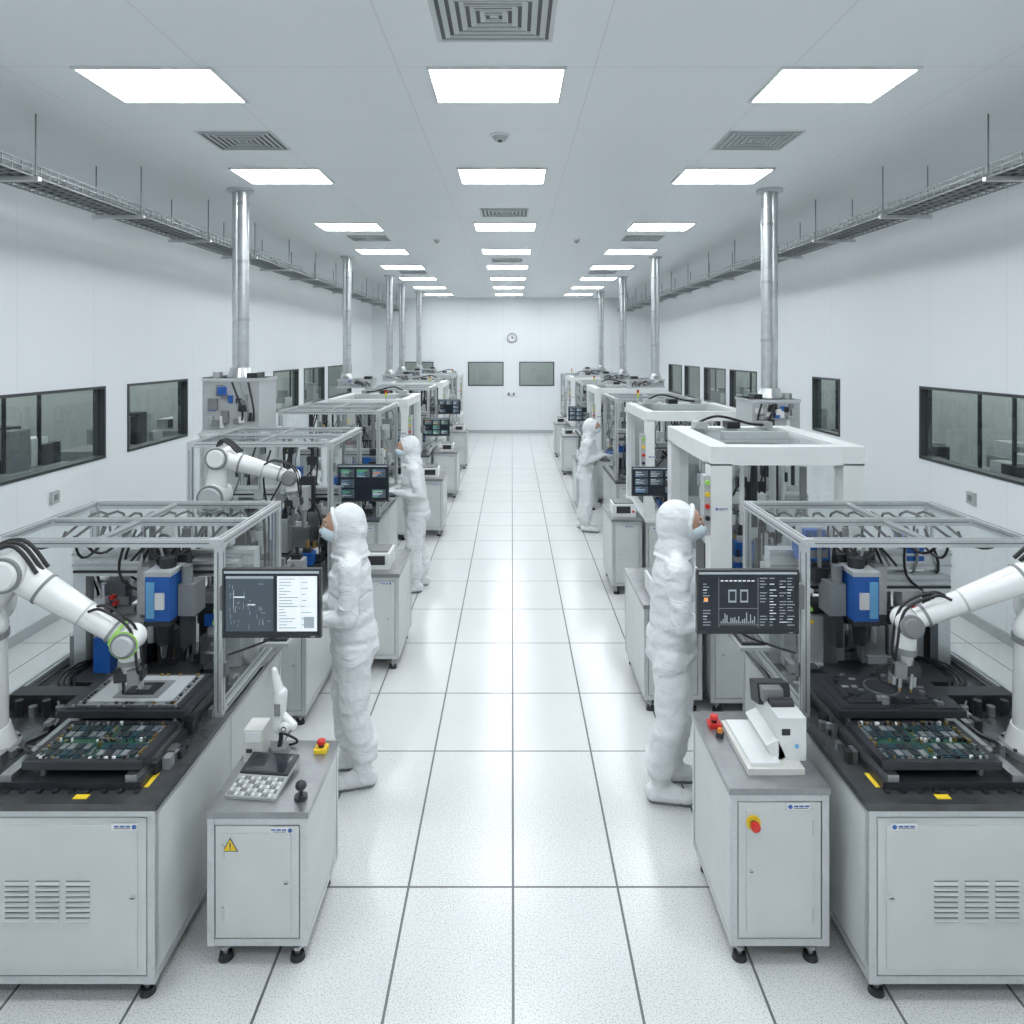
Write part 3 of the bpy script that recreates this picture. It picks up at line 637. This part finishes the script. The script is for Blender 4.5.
def estop(x,y,z,axis='z',basecol=None):
    b=B('emergency_stop_button'); basecol=basecol or YEL
    d=V((0,0,1)) if axis=='z' else V((0,-1,0)); p=V((x,y,z))
    if axis=='z': b.box(x-.032,x+.032,y-.032,y+.032,z,z+.022,basecol); p=p+d*.022
    else: b.cyl(p,p+d*.008,.032,basecol,n=24); p=p+d*.008
    b.cyl(p,p+d*.018,.014,DARK,n=16); b.cyl(p+d*.018,p+d*.034,.022,RED,.02,n=20); b.cyl(p+d*.034,p+d*.038,.02,RED,.012,n=20); b.make(bevel=.002 if axis=='z' else 0)
estop(-.975,3.58,.70); estop(1.07,3.106,.655,'y'); estop(1.045,3.62,.805,'z',RED)
b=B('pilot_light'); b.cyl((1.045,3.52,.805),(1.045,3.52,.83),.02,DARK,n=16); b.cyl((1.045,3.52,.83),(1.045,3.52,.848),.014,ORG,.01,n=16); b.make()
b=B('joystick_knob'); b.cyl((-.965,3.2,.70),(-.965,3.2,.715),.03,DARK,n=20); b.cyl((-.965,3.2,.715),(-.965,3.2,.745),.01,DARK,n=12); b.ell((-.965,3.2,.76),(.026,.026,.022),DARK); b.make()
b=B('keypad_terminal'); b.M=Matrix.Translation((-1.18,3.32,.70))@Matrix.Rotation(math.radians(-6),4,'Z')@Matrix.Rotation(math.radians(7),4,'X')
b.box(-.12,.12,-.13,.15,.012,.03,LGREY); b.box(-.118,.118,.01,.148,.03,.04,DARK); b.box(-.095,.095,.02,.135,.04,.041,SCR)
for i in range(14):
    for j in range(5): b.box(-.112+i*.0161,-.100+i*.0161,-.124+j*.025,-.106+j*.025,.03,.034,[GREY,LBL,LBL,GREY,LGREY][(i*3+j)%5])
b.M=Matrix(); b.box(-1.28,-1.08,3.24,3.42,.70,.715,GREY); b.make(bevel=.0015)
b=B('power_adapter_box'); b.box(-1.335,-1.24,3.48,3.6,.70,.86,BEIGE); b.box(-1.325,-1.25,3.475,3.48,.8,.85,WHITE); b.box(-1.32,-1.29,3.472,3.475,.75,.77,DARK); b.make(bevel=.006)
b=B('handheld_scanner_stand'); x,y=-1.19,3.58
b.cyl((x,y,.70),(x,y,.725),.055,GREY,.045,n=20); b.tube([(x,y,.72),(x+.01,y,.78),(x,y-.01,.84)],.012,DARK)
b.cap((x+.0,y-.01,.83),(x+.01,y-.01,1.0),.03,.034,WHITE); b.cap((x+.01,y-.01,.98),(x-.02,y-.02,1.12),.032,.016,ROBW); b.cap((x+.015,y-.01,.90),(x+.075,y-.02,.84),.018,.024,ROBW)
b.ell((x+.04,y-.03,.84),(.035,.03,.028),ROBW); b.cyl((x+.04,y-.058,.84),(x+.04,y-.052,.84),.014,DARK); b.box(x-.012,x+.018,y-.046,y-.038,.9,.96,GREY); b.tube([(x+.0,y,.80),(x+.08,y+.03,.74),(x+.05,y+.04,.71),(x-.05,y+.04,.708)],.006,RUB); b.make()
b=B('benchtop_scanner')
b.box(1.08,1.34,3.2,3.62,.805,.835,BEIGE); b.box(1.10,1.24,3.22,3.6,.835,.85,WHITE)
b.rbox((1.31,3.42,.93),(.13,.3,.2),WHITE); b.rbox((1.235,3.42,.875),(.06,.3,.09),WHITE,Matrix.Rotation(math.radians(-25),3,'Y'))
b.rbox((1.3,3.53,1.03),(.16,.12,.1),DARK,Matrix.Rotation(math.radians(-15),3,'X')); b.rbox((1.28,3.47,1.055),(.1,.08,.06),GREY); b.cyl((1.25,3.4,1.03),(1.36,3.4,1.03),.03,DARK)
b.box(1.26,1.3,3.268,3.27,.95,.98,DARK); b.cyl((1.33,3.266,.9),(1.33,3.272,.9),.01,LBLUE,n=10)
b.tube([(1.36,3.58,.95),(1.40,3.66,.9),(1.39,3.7,.82),(1.3,3.72,.812)],.007,RUB); b.make(bevel=.006)
for (x0,x1,y0,y1,h,mir) in ((.97,1.45,6.0,6.75,.83,True),(1.0,1.44,5.3,6.2,.82,False),(1.12,1.46,7.85,8.6,.85,False),(1.02,1.46,10.3,11.0,.85,True),(1.1,1.46,12.0,12.7,.85,False),(1.02,1.46,13.0,13.7,.85,True),(1.1,1.46,15.4,16,.85,False),(1.05,1.46,16.2,16.8,.85,True),(1.1,1.46,18,18.6,.85,False)):
    b=cab(x0,x1,y0,y1,h,mir); b.make(mirror=mir)
    b=B('instrument_box'); xm=(x0+x1)/2; b.box(xm-.14,xm+.12,y0+.12,y0+.4,h,h+.14,WHITE); b.box(xm-.1,xm+.06,y0+.115,y0+.12,h+.04,h+.12,DARK); b.box(xm-.12,xm+.1,y0+.15,y0+.38,h+.14,h+.155,GREY); b.cyl((xm+.09,y0+.112,h+.06),(xm+.09,y0+.12,h+.06),.015,RED,n=10); b.make(mirror=mir,bevel=.004)
def shelf(xa,xb,y0,y1,z,mir):
    b=B('keyboard_shelf'); b.box(xa,xb,y0,y1,z-.02,z,LGREY); b.box(xa+.02,xb-.02,y0+.03,y1-.03,z,z+.014,DARK)
    for i in range(10):
        for j in range(4): b.box(xa+.03+j*.03,xa+.052+j*.03,y0+.04+i*.036,y0+.07+i*.036,z+.014,z+.02,GREY)
    for y in (y0+.05,y1-.08): b.beam((xb-.005,y,z-.15),(xa+.05,y,z-.025),.015,ALU)
    b.make(mirror=mir)
shelf(1.31,1.488,4.1,4.54,1.03,True); shelf(1.31,1.488,4.02,4.46,1.04,False); shelf(1.3,1.488,7.86,8.26,1.09,True); shelf(1.34,1.498,10.5,10.9,1.07,False)
for s,y in ((-1,7.08),(1,7.05)):
    b=B('wall_outlet'); x=s*RW; b.box(min(x,x-s*.03),max(x,x-s*.03),y-.06,y+.06,1.2,1.32,LGREY); b.box(min(x-s*.03,x-s*.035),max(x-s*.03,x-s*.035),y-.03,y+.03,1.23,1.29,GREY); b.make(bevel=.004)
b=B('wall_clock'); b.cyl((0,YB,3.15),(0,YB-.04,3.15),.16,GREY,n=28); b.cyl((0,YB-.04,3.15),(0,YB-.045,3.15),.13,LBL,n=28); b.box(-.012,.012,YB-.055,YB-.045,3.13,3.25,DARK); b.box(0,.08,YB-.055,YB-.045,3.138,3.162,DARK); b.make()
for x in (-.11,.06):
    b=B('wall_call_point'); b.box(x-.035,x+.035,YB-.05,YB,1.24,1.34,LGREY); b.box(x-.022,x+.022,YB-.055,YB-.05,1.26,1.32,DARK); b.make()
rr=random.Random(5)
for s in (-1,1):
    y=5.6
    while y<21:
        b=B('corridor_equipment_rack'); x0,x1=5.6,6.4; L=rr.uniform(1.0,1.6); h=rr.uniform(1.3,1.8)
        b.box(x0,x1,y,y+L,.0,h*.75,GREY)
        for k in range(9):
            xx=rr.uniform(x0,x1-.2); yy=rr.uniform(y,y+L-.3); b.box(xx,xx+.2,yy,yy+.3,h*.75,h*.75+rr.uniform(.1,.5),rr.choice([DARK,GREY,STEEL,LGREY,WHITE,GREY]))
        for k in range(2): b.cyl((x0+.2,y+.2+k*.6,h*.75),(x0+.2,y+.2+k*.6,2.33),.025,DARK,n=8)
        b.box(x0+.15,x0+.25,y,y+L,2.3,2.36,DARK); b.make(mirror=s<0); y+=L+rr.uniform(.5,1.0)
# ---------------------------------------------------------------- people
def bake(b,vox,smooth):
    ob=b.make(); md=ob.modifiers.new('r','REMESH'); md.mode='VOXEL'; md.voxel_size=vox; md.use_smooth_shade=True
    if smooth: m2=ob.modifiers.new('s','SMOOTH'); m2.iterations=smooth; m2.factor=.5
    dg=bpy.context.evaluated_depsgraph_get(); me=bpy.data.meshes.new_from_object(ob.evaluated_get(dg)); loc=ob.location.copy()
    bpy.data.objects.remove(ob); return me,loc
def hand(b,w,f,n,side,curl=.35):
    f=V(f).normalized(); n=V(n); n=(n-f*n.dot(f)).normalized(); s=f.cross(n)*side; w=V(w)
    R=Matrix((s,f,n)).transposed()
    b.ell(w+f*.05,(.042,.055,.017),GLOVE,R); b.cap(w-f*.03,w+f*.02,.03,.028,GLOVE)
    for k,(o,L) in enumerate(((.031,.07),(.0105,.08),(-.0105,.075),(-.03,.058))):
        p=w+f*.085+s*o; a=curl
        for j,(l,r) in enumerate(((.45,.0095),(.32,.0085),(.23,.0078))):
            d=(f*math.cos(a)+n*math.sin(a)+s*o*1.5).normalized(); q=p+d*L*l; b.cap(p,q,r,r*.93,GLOVE,n=8); p=q; a+=curl*.9
    p=w+f*.03+s*.032; d=(f*.6+s*.75+n*.25).normalized(); q=p+d*.038; b.cap(p,q,.0125,.0105,GLOVE,n=8); d=(f*.9+s*.3+n*.4).normalized(); b.cap(q,q+d*.03,.0105,.009,GLOVE,n=8)
def technician(loc,rot,height,pose,seed):
    k=height/1.79; root=empty('cleanroom_technician',loc); root.rotation_euler=(0,0,rot); root.scale=(k,k,k)
    ln=pose.get('lean',.03)
    def S(x,y,z): return V((x,y+ln*max(0,z-.9)/.6,z))
    b=B('coverall')
    for z,rx,ry,rz,yy in ((1.36,.18,.122,.12,-.01),(1.27,.18,.14,.15,0),(1.17,.172,.142,.14,.005),(1.06,.17,.143,.13,.0),(.96,.178,.152,.13,-.008),(.87,.178,.157,.11,-.012)):
        b.ell(S(0,yy,z),(rx,ry,rz),CLOTH,n=24,k=14)
    b.cyl(S(0,-.005,.9),S(0,0,1.35),.137,CLOTH,n=24)
    for s in (-1,1): b.cap(S(.05*s,-.01,1.46),S(.17*s,-.005,1.415),.06,.075,CLOTH)
    b.ell(S(0,-.005,1.66),(.098,.120,.130),CLOTH,n=24,k=16); b.ell(S(0,-.03,1.62),(.093,.102,.11),CLOTH,n=24,k=14)
    b.cyl(S(0,-.015,1.60),S(0,-.01,1.45),.08,CLOTH,.13,n=24); b.ell(S(0,.03,1.56),(.068,.073,.055),CLOTH); b.ell(S(0,-.01,1.455),(.145,.108,.045),CLOTH,n=24)
    hands=[];joints=[]
    for s,key in ((-1,'L'),(1,'R')):
        fo=pose.get('foot'+key,(.0,.0)); hip=V((.088*s,fo[1]*.3,.86)); ank=V((.10*s+fo[0],fo[1]-.02,.11)); kn=(hip+ank)/2+V((.01*s,.03,.02))
        b.cap(hip,kn,.113,.094,CLOTH,n=20); b.cap(kn,ank+V((0,-.005,.1)),.094,.086,CLOTH,n=20); b.ell(ank+V((0,-.005,.16)),(.09,.093,.06),CLOTH,n=20)
        b.cap(ank+V((0,0,.08)),ank+V((0,0,-.02)),.06,.054,CLOTH,n=18)
        b.cap(ank+V((0,-.045,-.055)),ank+V((.01*s,.09,-.06)),.054,.05,CLOTH,n=18); b.ell(ank+V((.012*s,.135,-.068)),(.05,.075,.04),CLOTH)
        b.cap(ank+V((0,0,-.02)),ank+V((.008*s,.09,-.055)),.054,.042,CLOTH)
        sh=S(.195*s,-.005,1.405); hd=V(pose['hand'+key]); wv=hd-sh; L=min(wv.length,.545)
        hd=sh+wv.normalized()*L; a=.29;c=.265; dd=max(min(L,a+c-.005),.1); t=(a*a-c*c+dd*dd)/(2*dd); hh=math.sqrt(max(a*a-t*t,0))
        u=wv.normalized(); bend=V((.45*s,-.8,-.6)); bend=(bend-u*bend.dot(u)).normalized(); el=sh+u*t+bend*hh
        b.cap(sh,el,.073,.06,CLOTH,n=20); b.cap(el,hd,.062,.042,CLOTH,n=20); b.ell(hd-(hd-el).normalized()*.03,.045,CLOTH)
        hands.append((hd,(hd-el).normalized(),s)); joints+=[el,kn]
    me,l0=bake(b,.0095,3); me.update()
    r=random.Random(seed); off=V((r.uniform(0,50),r.uniform(0,50),0))
    nn=[v.normal.copy() for v in me.vertices]
    for v,n in zip(me.vertices,nn):
        p=v.co+l0; z=p.z
        amp=.006
        for j in joints: amp+=.008*math.exp(-((p-j).length/.13)**2)
        amp+=.009*math.exp(-((z-.22)/.07)**2)+.005*math.exp(-((z-.9)/.1)**2)
        if z>1.5: amp=.003
        if z<.12: amp=.001
        q=V((p.x*5+z*3,p.y*5,z*8))+off; q2=V((p.x*6-z*5,p.y*6+z*4,z*7))-off
        w=(.5-abs(noise.noise(q))*2.2)+(.45-abs(noise.noise(q2))*2.2)*.8
        d=amp*w
        if abs(p.x)<.17 and p.y>-.3: d-=.010*math.exp(-((z-1.475)/.012)**2)
        if z>1.3 and abs(p.x)<.006 and p.y<0: d-=.003
        d-=.006*math.exp(-((z-.155)/.012)**2)
        v.co=v.co+n*d
    zm=min((v.co+l0).z for v in me.vertices)
    for v in me.vertices:
        zz=(v.co+l0).z-zm; v.co.z=(0 if zz<.012 else zz)-l0.z
    me.materials.clear(); me.materials.append(CLOTH); me.materials.append(SOLE)
    for p in me.polygons:
        p.use_smooth=True; p.material_index=1 if (p.center.z+l0.z)<.024 else 0
    ob=bpy.data.objects.new('coverall',me); sc.collection.objects.link(ob); ob.parent=root; ob.location=l0
    for hd,f,s in hands:
        b=B('gloved_hand'); f2=(f+V((-.25*s,.15,0))).normalized(); hand(b,hd+f*.02,f2,(0,0,-1),s,pose.get('curl',.45))
        me,l1=bake(b,.0035,1); me.materials.clear(); me.materials.append(GLOVE)
        ho=bpy.data.objects.new('gloved_hand',me); sc.collection.objects.link(ho); ho.parent=root; ho.location=l1
    b=B('face'); y0=.028
    b.ell(S(0,.03+y0,1.655),(.078,.088,.1),SKIN,n=24,k=16)
    b.ell(S(0,.112+y0,1.68),(.05,.014,.012),SKIN)
    b.cap(S(0,.112+y0,1.672),S(0,.13+y0,1.638),.008,.012,SKIN,n=10)
    for s in (-1,1):
        b.ell(S(.03*s,.104+y0,1.664),(.0155,.012,.0105),EYE,n=14,k=10); b.ell(S(.03*s,.1145+y0,1.664),(.0065,.004,.0065),IRIS,n=10,k=8)
        b.tube([S(.014*s,.118+y0,1.684),S(.03*s,.116+y0,1.689),S(.047*s,.104+y0,1.683)],.003,HAIR,n=6); b.tube([S(.016*s,.111+y0,1.671),S(.03*s,.116+y0,1.676),S(.045*s,.107+y0,1.669)],.003,SKIN,n=6)
    b.ell(S(0,.062+y0,1.604),(.074,.080,.058),MASK,n=24,k=14); b.cap(S(0,.115+y0,1.636),S(0,.132+y0,1.616),.014,.02,MASK,n=12)
    for z in (1.585,1.60,1.615): b.tube([S(-.055,.123,z),S(0,.170,z-.004),S(.055,.123,z)],.0025,MASK,n=5)
    pts=[]
    for i in range(16):
        a=2*math.pi*i/16; pts.append(S(.083*math.cos(a),.070+.02*abs(math.sin(a)),1.65+.104*math.sin(a)))
    b.tube(pts,.013,CLOTH,n=8,sub=3,closed=True)
    b.make(parent=root)
    return root
HP=math.pi/2
technician((-1.02,4.5,0),HP+.22,1.77,dict(handL=(-.12,.27,1.09),handR=(.12,.28,1.09),lean=.03,footL=(.0,-.04),footR=(.01,.05)),1)
technician((1.0,4.36,0),-HP-.12,1.82,dict(handL=(-.12,.27,1.08),handR=(.12,.26,1.08),lean=.02,footL=(-.01,.04),footR=(.0,-.06)),2)
technician((-1.10,8.05,0),HP+.2,1.77,dict(handL=(-.14,.22,1.16),handR=(.14,.22,1.15),lean=.06,footL=(.0,.04),footR=(.02,-.05)),3)
technician((1.13,10.7,0),-HP-.2,1.71,dict(handL=(-.1,.22,1.19),handR=(.1,.22,1.19),lean=.06,footL=(.0,-.05),footR=(.01,.04)),4)
# ---------------------------------------------------------------- camera, world
cam=bpy.data.cameras.new('camera'); co=bpy.data.objects.new('camera',cam); sc.collection.objects.link(co)
co.location=(0,0,2.75); co.rotation_euler=(HP,0,0); cam.sensor_width=36; cam.lens=36*700/1024; cam.shift_y=-162/1024; cam.clip_start=.05
sc.camera=co
w=bpy.data.worlds.new('world'); sc.world=w; w.use_nodes=True; w.node_tree.nodes['Background'].inputs[0].default_value=(.8,.9,1,1); w.node_tree.nodes['Background'].inputs[1].default_value=.3
sc.view_settings.view_transform='Standard'; sc.view_settings.exposure=0
